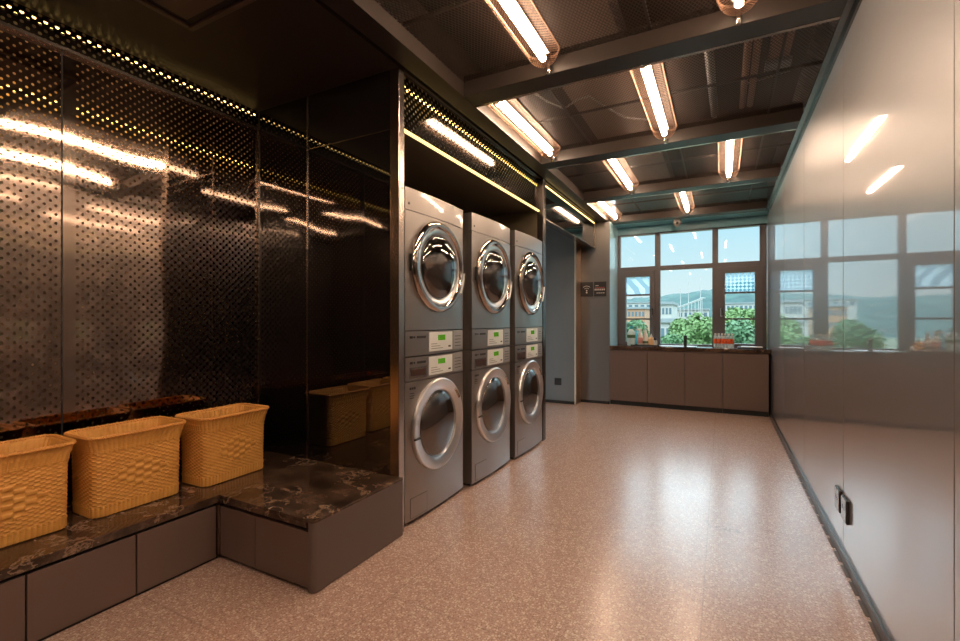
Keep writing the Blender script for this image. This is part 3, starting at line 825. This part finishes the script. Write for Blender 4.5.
# plenum services
def pipe(name, label, pts, r, mat, cat='pipe', group=None):
    bm = bmesh.new(); tube(bm, pts, r, 12); return tag(obj(name, bm, mat, None, True), label, cat, group)
pp = pipe('hanging_service_pipe', 'pale galvanised pipe above the second mesh bay', [(-0.075, 2.75, 2.80), (-0.05, 4.02, 2.80)], 0.026, 'pipe')
bm = bmesh.new(); lathe(bm, [(0.031, -0.06), (0.031, 0.06)], 'y', (-0.07, 2.98, 2.80), 12, True, True); obj('coupling', bm, 'pipe', pp, True)
bm = bmesh.new(); lathe(bm, [(0.016, 0.0), (0.016, 0.12)], 'y', (-0.05, 4.02, 2.80), 12, True, True); obj('pipe_tip', bm, 'conduit', pp, True)
for i, (x, lb) in enumerate(((0.135, 'brown conduit above second mesh bay beside the pale pipe'), (0.185, 'brown conduit on the satin wall side of its twin'))):
    pipe('hanging_conduit', lb, [(x, 2.75, 2.82), (x, 4.0, 2.82)], 0.021, 'conduit', 'conduit pipe', 'conduits above the mesh')
t = thing('hanging_cable_tray', 'short brown cable tray above the mesh near the satin wall', 'cable tray', (0.31, 2.9, 2.82))
obj('tray_base', boxes((-0.055, 0.055, -0.2, 0.55, 0, 0.004)), 'conduit', t)
obj('tray_side', boxes((-0.055, -0.050, -0.2, 0.55, 0.004, 0.05)), 'conduit', t)
obj('tray_side', boxes((0.050, 0.055, -0.2, 0.55, 0.004, 0.05)), 'conduit', t)
obj('end_box', boxes((-0.07, 0.07, 0.46, 0.60, -0.03, -0.001), bev=0.004), 'pipe', t)
pipe('hanging_threaded_rod', 'thin pale rod crossing above the conduits', [(0.16, 3.72, 2.86), (0.40, 3.66, 2.86)], 0.007, 'pipe', 'rod')
tag(obj('hanging_air_duct', boxes((-1.05, -0.55, -1.5, 6.8, 2.93, 3.10)), plain('duct_steel', srgb(112, 96, 86), 0.5, 0.3)), 'boxy sheet metal duct above the mesh ceiling', 'duct')
pipe('hanging_cable', 'grey cable sagging above second mesh bay', [(-1.2+0.09*i, 2.95+0.11*i+0.12*math.sin(i*1.1), 2.78+0.03*math.cos(i*1.7)) for i in range(9)], 0.007, 'pipe', 'cable')

# ceiling cassette over the bench
t = thing('ceiling_vent', 'square air conditioning cassette in the low dark ceiling over baskets', 'vent', (-2.02, 1.03, ZC))
o = obj('vent_frame', boxes((-0.26, 0.26, -0.30, -0.275, -0.016, -0.001), (-0.26, 0.26, 0.275, 0.30, -0.016, -0.001), (-0.26, -0.235, -0.275, 0.275, -0.016, -0.001), (0.235, 0.26, -0.275, 0.275, -0.016, -0.001), bev=0.003), 'vent_bronze', t)
obj('vent_slot', boxes((-0.235, 0.235, -0.275, 0.275, -0.004, -0.0015)), 'black', t)
obj('vent_panel', boxes((-0.195, 0.195, -0.235, 0.235, -0.016, -0.005), bev=0.003), 'vent_bronze', t)

# dome camera on the lintel ceiling
t = thing('mounted_dome_camera', 'small white dome camera under the ceiling before the window', 'camera', (-0.56, 7.06, ZC-0.001))
bm = bmesh.new(); lathe(bm, [(0.002, 0.0), (0.052, 0.0), (0.054, -0.012), (0.050, -0.045)], 'z', n=28); obj('housing', bm, 'white_plastic', t, True)
bm = bmesh.new(); lathe(bm, [(0.050, -0.045), (0.044, -0.062), (0.034, -0.078), (0.018, -0.088), (0.002, -0.091)], 'z', n=28); obj('dome', bm, plain('dome_smoke', srgb(180, 160, 148), 0.08), t, True)
bm = bmesh.new(); lathe(bm, [(0.018, -0.058), (0.018, -0.050), (0.002, -0.049)], 'y', (0.004, 0, -0.05), 16, True); obj('lens', bm, 'black', t, True)

# ------------------------------------------------------------------ signs
def sign(label, x0, x1, z0, z1, marks):
    t = thing('wall_sign', label, 'sign', ((x0+x1)/2, 6.70, (z0+z1)/2))
    h, v = (x1-x0)/2, (z1-z0)/2
    p = obj('board', B(-h, h, -0.014, -0.001, -v, v, bev=0.002), 'black', t)
    marks(t, h, v); return t
sw = plain('sign_white', srgb(205, 196, 188), 0.5); srd = plain('sign_red', srgb(170, 70, 58), 0.5)
def icon(t, h, v):
    bm = bmesh.new()
    for R_, zz in ((0.062, 0.030), (0.038, 0.018)):
        pr = []
        for i in range(13):
            a = PI*(0.2+0.6*i/12); pr.append((R_*math.cos(a), -0.0155, zz-0.028+R_*0.75*math.sin(a)))
        tube(bm, pr, 0.0035, 6)
    obj('arc_icon', bm, sw, t)
    bm = bmesh.new()
    lathe(bm, [(0.011, -0.0165), (0.011, -0.014)], 'y', (0, 0, -0.018), 16, True); lathe(bm, [(0.013, -0.0165), (0.013, -0.014)], 'y', (0, 0, -0.047), 16, True)
    obj('dot_icon', bm, sw, t)
def lines(t, h, v):
    obj('heading', boxes((-0.065, -0.02, -0.0155, -0.014, 0.045, 0.055)), sw, t)
    obj('red_text', boxes(*[(-0.07+0.028*k, -0.05+0.028*k, -0.0155, -0.014, 0.012, 0.028) for k in range(5)]), srd, t)
    obj('white_text', boxes(*[(-0.078+0.026*k, -0.060+0.026*k, -0.0155, -0.014, -0.020, 0.004) for k in range(6)]), sw, t)
    obj('small_text', boxes(*[(-0.05+0.03*k, -0.026+0.03*k, -0.0155, -0.014, -0.062, -0.052) for k in range(4)]), sw, t)
Z_S0, Z_S1 = at_z(593, 296, 6.7), at_z(593, 281.5, 6.7)
sign('square black sign with arc icon on the steel pier', -1.845, at(593.2, 6.7), Z_S0, Z_S1, icon)
sign('square black sign with white text rows on the steel pier, next to window', at(594.2, 6.7), -1.472, Z_S0, Z_S1, lines)
# outlets
xo = at(558, 6.45); zo = at_z(558, 381, 6.45)
t = thing('wall_outlet', 'black socket plate low on the brushed steel recess wall', 'outlet', (xo, 6.45, zo))
o = obj('plate', B(-0.05, 0.05, -0.010, -0.0005, -0.05, 0.05, bev=0.003), 'black', t)
obj('socket_holes', boxes((-0.02, -0.014, -0.0115, -0.010, 0.0, 0.02), (0.014, 0.02, -0.0115, -0.010, 0.0, 0.02), (-0.003, 0.003, -0.0115, -0.010, -0.025, -0.012)), 'text_dark', t)
po = plain('outlet_grey', srgb(150, 150, 152), 0.2, 0.5)
for y, lb in ((2.975, 'steel socket plate low on the satin wall, nearer the window'), (2.825, 'steel socket plate low on the satin wall, nearer the camera')):
    t = thing('wall_outlet', lb, 'outlet', (XR, y, 0.275), group='socket plates on the satin wall')
    obj('plate', B(-0.012, -0.0005, -0.052, 0.052, -0.056, 0.056, bev=0.002), 'black', t)
    obj('cover', B(-0.0145, -0.012, -0.048, 0.046, -0.052, 0.054, bev=0.001), po, t)
    obj('socket_holes', boxes((-0.0150, -0.0145, -0.02, -0.014, 0.0, 0.02), (-0.0150, -0.0145, 0.014, 0.02, 0.0, 0.02)), 'black', t)

# ------------------------------------------------------------------ window counter
CY0, CY1 = 6.70, 7.26
cxs = [-1.424] + [at(p, CY0) for p in (647.5, 684.8, 722.8)] + [0.515]
nm = ['beside the steel pier', 'second from the steel pier', 'second from the satin wall', 'beside the satin wall']
for i in range(4):
    a, b = cxs[i], cxs[i+1]; h = (b-a)/2
    t = thing('base_cabinet', 'taupe base cabinet under the window, ' + nm[i], 'cabinet', ((a+b)/2, CY0, 0), group='base cabinets under the window')
    obj('carcass', boxes((-h+0.001, h-0.001, 0.022, CY1-CY0+0.09, 0.07, 0.785)), 'cabinet', t)
    obj('door', B(-h+0.003, h-0.003, 0.0, 0.02, 0.065, 0.782, bev=0.0015), 'cabinet', t)
    obj('plinth', B(-h+0.001, h-0.001, 0.03, CY1-CY0, 0.0, 0.066), 'shadow_gap', t)
bm = boxes((-1.424, 0.536, CY0-0.012, YW-0.035, 0.79, 0.84), bev=0.004)
tag(obj('marble_worktop', bm, 'marble'), 'dark marble counter top below the window', 'worktop')
# sink and tap
t = thing('sink', 'steel sink rim set in the window counter behind the tap', 'sink', (-0.57, 6.98, 0.841))
obj('sink_rim', boxes((-0.27, 0.27, -0.20, -0.17, 0, 0.004), (-0.27, 0.27, 0.17, 0.20, 0, 0.004), (-0.27, -0.24, -0.17, 0.17, 0, 0.004), (0.24, 0.27, -0.17, 0.17, 0, 0.004)), 'chrome', t)
obj('basin', boxes((-0.24, 0.24, -0.17, 0.17, 0.0002, 0.001)), 'pipe', t)
XTAP = at(685.3, 6.80)
t = thing('tap', 'short black tap standing on the window counter', 'tap', (XTAP, 6.80, 0.8405))
bm = bmesh.new(); lathe(bm, [(0.026, 0), (0.026, 0.006), (0.019, 0.010), (0.019, 0.125), (0.022, 0.130), (0.022, 0.152), (0.014, 0.158)], 'z', n=24, cap0=True, cap1=True); obj('tap_body', bm, 'black', t, True)
bm = bmesh.new(); tube(bm, [(0, 0.0, 0.105), (0, 0.05, 0.115), (0, 0.10, 0.112), (0, 0.115, 0.10)], 0.011, 12); obj('spout', bm, 'black', t, True)
bm = bmesh.new(); tube(bm, [(0, 0, 0.152), (0.002, -0.02, 0.165), (0.004, -0.045, 0.170)], 0.006, 8); obj('lever', bm, 'black', t, True)

# bottles on a black tray
def bottle(name, label, px, Y, prof, bodymat, capprof, capmat, zb=0.8415, lab=None, group='cleaning bottles on the counter tray', trig=False, sy=0.7):
    t = thing(name, label, 'bottle', (at(px, Y), Y, zb), group=group)
    bm = bmesh.new(); lathe(bm, prof, 'z', n=28, cap0=True, cap1=True); o = obj('body', bm, bodymat, t, True); o.scale = (1, sy, 1)
    bm = bmesh.new(); lathe(bm, capprof, 'z', n=20, cap0=True, cap1=True); obj('cap', bm, capmat, t, True)
    if lab:
        z0, z1, r, m = lab
        bm = bmesh.new(); lathe(bm, [(r, z0), (r+0.0008, z0+0.002), (r+0.0008, z1-0.002), (r, z1)], 'z', n=28); o2 = obj('wrap_label', bm, m, t, True); o2.scale = (1, sy, 1)
    if trig:
        z = capprof[-1][1]
        bm = boxes((-0.05, 0.02, -0.011, 0.011, z-0.004, z+0.024), (-0.04, -0.032, -0.006, 0.006, z-0.045, z-0.002), (-0.062, -0.05, -0.008, 0.008, z+0.004, z+0.02), bev=0.003)
        obj('trigger', bm, capmat, t)
    return t
TZ = 0.850
tr = thing('bottle_tray', 'flat black tray under the cleaning bottles', 'tray', (at(645.5, 6.93), 6.93, 0.8405))
obj('tray_base', boxes((-0.19, 0.19, -0.09, 0.09, 0, 0.004)), 'black', tr)
obj('tray_rim', boxes((-0.19, 0.19, -0.09, -0.084, 0.004, 0.016), (-0.19, 0.19, 0.084, 0.09, 0.004, 0.016), (-0.19, -0.184, -0.084, 0.084, 0.004, 0.016), (0.184, 0.19, -0.084, 0.084, 0.004, 0.016)), 'black', tr)
teal = plain('teal_plastic', srgb(60, 150, 160), 0.3); blue = plain('sky_blue_plastic', srgb(88, 190, 215), 0.25)
pale = plain('pale_blue_plastic', srgb(196, 222, 226), 0.2); pk = plain('pink_print', srgb(214, 150, 140), 0.4)
grn = plain('green_print', srgb(66, 96, 58), 0.4); tan_ = plain('apricot_liquid', srgb(226, 184, 138), 0.25); dk = plain('navy_cap', srgb(40, 38, 60), 0.35)
bottle('detergent_bottle', 'tall pale bottle with teal cap at the end by the steel pier', 631.3, 6.88,
       [(0.050, 0), (0.056, 0.006), (0.058, 0.14), (0.055, 0.19), (0.032, 0.225), (0.020, 0.24)], pale, [(0.024, 0.238), (0.025, 0.243), (0.024, 0.275), (0.020, 0.279)], teal, 0.8405, (0.11, 0.155, 0.0585, grn))
bottle('detergent_bottle', 'slim sky blue bottle behind the tray', 636.4, 7.10,
       [(0.034, 0), (0.040, 0.006), (0.041, 0.15), (0.030, 0.20), (0.016, 0.22)], blue, [(0.018, 0.218), (0.018, 0.25), (0.014, 0.254)], teal, 0.8405)
bottle('spray_bottle', 'white spray bottle with pink print on the tray', 640.2, 6.93,
       [(0.032, 0), (0.036, 0.006), (0.036, 0.12), (0.030, 0.165), (0.015, 0.19)], 'white_plastic', [(0.018, 0.188), (0.018, 0.21), (0.012, 0.214)], 'white_plastic', 0.8455, (0.03, 0.11, 0.0365, pk), trig=True)
bottle('detergent_bottle', 'white bottle with green label patch on the tray', 645.6, 6.93,
       [(0.034, 0), (0.038, 0.006), (0.038, 0.12), (0.024, 0.17), (0.014, 0.185)], 'white_plastic', [(0.016, 0.183), (0.016, 0.205), (0.010, 0.225)], 'white_plastic', 0.8455, (0.03, 0.06, 0.0385, grn))
bottle('pump_bottle', 'apricot pump bottle on the tray', 651.2, 6.93,
       [(0.036, 0), (0.041, 0.006), (0.041, 0.085), (0.030, 0.11), (0.014, 0.12)], tan_, [(0.016, 0.118), (0.016, 0.138), (0.006, 0.142), (0.006, 0.165)], 'white_plastic', 0.8455)
bottle('small_jar', 'small white bottle with dark cap at the tray end', 655.2, 6.93,
       [(0.022, 0), (0.026, 0.005), (0.026, 0.062), (0.018, 0.075)], 'white_plastic', [(0.020, 0.075), (0.020, 0.105), (0.017, 0.108)], dk, 0.8455)
# six drink bottles
org = plain('orange_label', srgb(222, 92, 40), 0.45); clr = plain('clear_bottle', srgb(226, 238, 240), 0.10); clr.node_tree.nodes['Principled BSDF'].inputs['Alpha'].default_value = 0.5
lb6 = ['nearest the tap', 'second from the tap', 'third from the tap', 'fourth from the tap', 'fifth from the tap', 'nearest the black tray folder']
for i in range(6):
    px = 715.4+3.35*i
    bottle('drink_bottle', 'clear drink bottle with orange label, ' + lb6[i], px, 6.86,
           [(0.018, 0), (0.021, 0.004), (0.021, 0.13), (0.019, 0.15), (0.010, 0.172)], clr, [(0.012, 0.171), (0.012, 0.188), (0.010, 0.19)], 'white_plastic', 0.8405,
           (0.055, 0.118, 0.0215, org), 'drink bottles on the window counter', sy=1.0)
t = thing('document_tray', 'flat black tray with white sheets at the satin wall end', 'tray', (at(750, 6.86), 6.86, 0.8405), 0.0)
obj('tray_base', boxes((-0.14, 0.14, -0.10, 0.10, 0.0, 0.016), bev=0.003), 'black', t)
obj('paper_sheets', boxes((-0.10, 0.135, -0.09, 0.09, 0.0165, 0.024)), 'white_plastic', t)

# ------------------------------------------------------------------ outside
def ext(r, g, b, k=0.5):
    c = srgb(r, g, b); return (c[0]*k, c[1]*k, c[2]*k, 1)
GZ = -9.0
def W2(px, py, D):
    """point seen in picture column/row at distance D along +Y from the camera"""
    return at(px, D), D, at_z(px, py, D)
def foliage_mat(name, a, b, hue=0):
    k = NT(name)
    geo = k.new('ShaderNodeObjectInfo')
    f = k.noise(0.9, 3)
    k.link(k.mixc(f, a, b), k.bsdf.inputs['Base Color']); k.bsdf.inputs['Roughness'].default_value = 0.6
    return k.mat
fol = [foliage_mat('foliage_fresh', ext(96, 152, 86), ext(168, 204, 128)), foliage_mat('foliage_deep', ext(66, 128, 84), ext(120, 172, 110)),
       foliage_mat('foliage_bluish', ext(84, 140, 100), ext(134, 182, 128))]
bark = plain('bark', ext(96, 80, 66), 0.8)
def tree(name, label, px, top, D, wpx, hpx, m, leaf, n):
    x, y, zt = W2(px, top, D); s = D/ ((px-480)/F_PX*SN+CS)/F_PX
    rx, rz = wpx*s/2, hpx*s/2
    t = thing(name, label, 'tree', (x, y, GZ), group='trees outside the window')
    bm = bmesh.new(); zc = zt-rz-GZ
    blobs = [(random.uniform(-0.5, 0.5)*rx, random.uniform(-0.5, 0.5)*rx, zc+random.uniform(-0.45, 0.45)*rz, random.uniform(0.40, 0.62)) for _ in range(12)]
    blobs.append((0, 0, zc+0.42*rz, 0.55))
    for i in range(n):
        bx, by, bz, br = random.choice(blobs)
        d = Vector((random.gauss(0, 1), random.gauss(0, 1), random.gauss(0, 1))).normalized()*random.uniform(0.75, 1.0)
        c = Vector((bx+d.x*br*rx, by+d.y*br*rx, bz+d.z*br*rz))
        u = Vector((random.gauss(0, 1), random.gauss(0, 1), random.gauss(0, 1))).normalized(); v = u.cross(d if abs(u.dot(d)) < 0.95 else Vector((0, 0, 1))).normalized()
        q = [bm.verts.new(c+u*leaf*a+v*leaf*b*0.7) for a, b in ((-1, 0), (0, -1), (1, 0), (0, 1))]
        bm.faces.new(q)
    obj('foliage', bm, fol[m], t)
    bm = bmesh.new(); tube(bm, [(0, 0, 0), (0.05*rx, 0, zc*0.5), (0, 0, zc)], [0.10*rx, 0.07*rx, 0.03*rx], 8); obj('trunk', bm, bark, t, True)
    return t
tree('leafy_tree', 'broad fresh green tree filling the middle pane', 697, 311, 26, 44, 52, 0, 0.10, 5200)
tree('leafy_tree', 'yellowish green tree seen left of the tap through middle pane', 680, 316, 34, 26, 40, 0, 0.11, 2600)
tree('leafy_tree', 'low green shrub tree at the lower corner of middle pane', 669, 333, 22, 24, 24, 1, 0.09, 2200)
tree('leafy_tree', 'dark green tree in the low pane behind the cleaning bottles', 636, 317.5, 30, 46, 46, 1, 0.11, 4200)
tree('leafy_tree', 'bluish tree in the lower pane of casement near satin wall', 740, 316, 24, 44, 50, 2, 0.10, 4200)
tree('leafy_tree', 'fresh green tree behind the casement bars near satin wall', 735, 306, 50, 40, 30, 0, 0.18, 3000)
tree('leafy_tree', 'dense tree at the outer edge of casement near satin wall', 757, 306, 44, 30, 40, 0, 0.17, 2600)
# hills and ground
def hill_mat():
    k = NT('hazed_wooded_hill'); c = k.ramp(k.noise(0.09, 5, None, 0.7), [(0.35, ext(54, 94, 98)), (0.55, ext(74, 118, 116)), (0.75, ext(94, 136, 126))])  # distance haze is mixed into these blue-green hill colours
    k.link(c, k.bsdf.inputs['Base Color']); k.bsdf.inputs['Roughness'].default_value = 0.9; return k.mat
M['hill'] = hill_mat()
bm = bmesh.new(); D0 = 520
ridge = [(-400, 305), (300, 304), (560, 303), (612, 301), (640, 299), (660, 297.5), (680, 294), (692, 291.5), (702, 290), (712, 289.5), (725, 286), (740, 282.5), (755, 283), (775, 286), (820, 292), (900, 300)]
import bisect
xs = []
for px, py in ridge:
    if px < 540: xs.append((-1200 if px < 0 else -600, at_z(560, py, D0)))
    else: xs.append((at(px, D0), at_z(px, py, D0)))
xs.sort()
def rz(x):
    for (a, za), (b, zb) in zip(xs, xs[1:]):
        if a <= x <= b: return za+(zb-za)*(x-a)/(b-a)
    return xs[-1][1] if x > xs[-1][0] else xs[0][1]
nx, ny = 260, 14; g = []
for j in range(ny+1):
    row = []
    for i in range(nx+1):
        x = -900+1700*i/nx; f = j/ny
        h = GZ+(rz(x)-GZ)*math.sin(f*PI/2)**1.3 + (random.uniform(-1, 1)*1.3+1.2*math.sin(x*0.07+j))*f
        row.append(bm.verts.new((x, D0-170+170*f, h)))
    g.append(row)
for j in range(ny):
    for i in range(nx): bm.faces.new((g[j][i], g[j][i+1], g[j+1][i+1], g[j+1][i]))
struct('hill', bm, 'hill', 'wooded ridge coloured blue green for haze beyond the town', 'hill', smooth=True)
struct('ground_outside', B(-900, 900, 7.6, 900, GZ-0.5, GZ), plain('town_ground', ext(140, 156, 132), 0.9, noise=0.2, nscale=0.05), 'pale green ground outside the building', 'ground')
# buildings
wht = plain('white_cladding', ext(232, 234, 230), 0.6); orn = plain('orange_facade', ext(226, 176, 140), 0.7); gry = plain('grey_roof', ext(176, 190, 196), 0.5)
gwin = plain('far_window', ext(120, 150, 165), 0.2)
def building(label, px0, px1, top, D, mat, base=None, roof=None, nw=5, rows=2, depth=12):
    x0, _, zt = W2(px0, top, D); x1 = at(px1, D)
    t = thing('building', label, 'building', ((x0+x1)/2, D, GZ)); h = (x1-x0)/2; H = zt-GZ
    obj('walls', B(-h, h, 0, depth, 0, H), mat, t)
    obj('roof', boxes((-h-0.3, h+0.3, -0.4, depth+0.3, H, H+0.5)), roof or gry, t)
    for r in range(rows):
        for k in range(nw):
            cx_ = -h+(k+0.5)*2*h/nw; zz = H-1.2-r*2.6
            obj('window', B(cx_-h/nw*0.6, cx_+h/nw*0.6, -0.06, 0.02, zz-0.7, zz+0.5), gwin, t)
    return t
building('low orange building seen in middle pane of the casement by the pier', 624, 645, 308.5, 120, orn, nw=6, rows=2)
building('long white shed below the hill in the casement by the pier', 616, 664, 303, 200, wht, nw=8, rows=1)
building('white multi storey building at the pier side of middle pane', 658, 672, 304, 95, wht, nw=4, rows=4)
building('white hall below the cable roof', 664, 708, 310, 150, wht, nw=9, rows=2)
building('long white roofed shed in the casement near satin wall', 726, 762, 303.5, 190, wht, nw=8, rows=1)
building('white low house at the foot of middle pane trees', 660, 676, 322, 60, wht, nw=3, rows=2)
# cable roof with masts
cab = plain('white_steel', ext(225, 230, 230), 0.5)
mx = []
for px, top, base_, lb in ((680.5, 288, 306, 'shortest white mast of the cable roof, near the pier side'), (688.5, 281, 303, 'middle white mast of the cable roof'), (700.5, 275, 299, 'tallest white mast of the cable roof')):
    x, y, zt = W2(px, top, 140); mx.append((x, zt))
    bm = bmesh.new(); tube(bm, [(x, y, GZ), (x, y, zt*0.6), (x, y, zt)], [0.12, 0.10, 0.04], 8)
    tag(obj('roof_mast', bm, cab, None, True), lb, 'mast', 'masts of the cable roof')
t = thing('cable_roof', 'white suspended roof truss sweeping up between the masts', 'roof structure', (0, 140, 0))
bm = bmesh.new()
top = [(662, 303), (668, 305), (674, 306.5), (680, 306), (688, 303), (695, 300.5), (702, 297.5)]
P3 = [Vector((at(px, 140), 0, at_z(px, py, 140))) for px, py in top]
tube(bm, P3, 0.14, 6); tube(bm, [p+Vector((0, 6, 0)) for p in P3], 0.14, 6)
obj('ridge_cable', bm, cab, t)
for i in range(3, len(P3)):
    for f in ((0, 0.5) if i < len(P3)-1 else (0,)):
        p = P3[i].lerp(P3[min(i+1, len(P3)-1)], f)
        bm = bmesh.new(); tube(bm, [p, (p.x+0.25, 0, GZ)], 0.10, 6); obj('strut', bm, cab, t)
        bm = bmesh.new(); tube(bm, [p, p+Vector((0.6, 6, 0.2))], 0.15, 6); obj('cross_tie', bm, cab, t)

# ------------------------------------------------------------------ sky and sun
w = bpy.data.worlds.new('sky'); sc.world = w; w.use_nodes = True
nt = w.node_tree; bg = nt.nodes['Background']
tc = nt.nodes.new('ShaderNodeTexCoord'); sp = nt.nodes.new('ShaderNodeSeparateXYZ'); nt.links.new(tc.outputs['Generated'], sp.inputs[0])
rp = nt.nodes.new('ShaderNodeValToRGB'); e = rp.color_ramp.elements
SKY = [(0.0, srgb(232, 246, 248)), (0.08, srgb(216, 243, 249)), (0.19, srgb(190, 236, 252)), (0.27, (2.4, 3.1, 3.5, 1)), (0.38, (4.2, 5.3, 5.8, 1)), (0.60, (3.6, 4.5, 5.0, 1)), (0.85, (3.0, 3.8, 4.2, 1))]
for p, c in SKY[2:]: e.new(p)
for i, (p, c) in enumerate(SKY): e[i].position = p if i < len(SKY) else p
for i, (p, c) in enumerate(SKY): e[i].position = p; e[i].color = c
nt.links.new(sp.outputs[2], rp.inputs[0]); nt.links.new(rp.outputs[0], bg.inputs[0]); bg.inputs[1].default_value = 1.0
sun = bpy.data.lights.new('sun', 'SUN'); sun.energy = 1.3; sun.angle = 0.02; sun.color = (1.0, 0.95, 0.86)
so = bpy.data.objects.new('sun', sun); col.objects.link(so); so.location = (0, -20, 60)
d = Vector((0.35, 0.55, -0.75)); so.rotation_euler = d.to_track_quat('-Z', 'Y').to_euler()
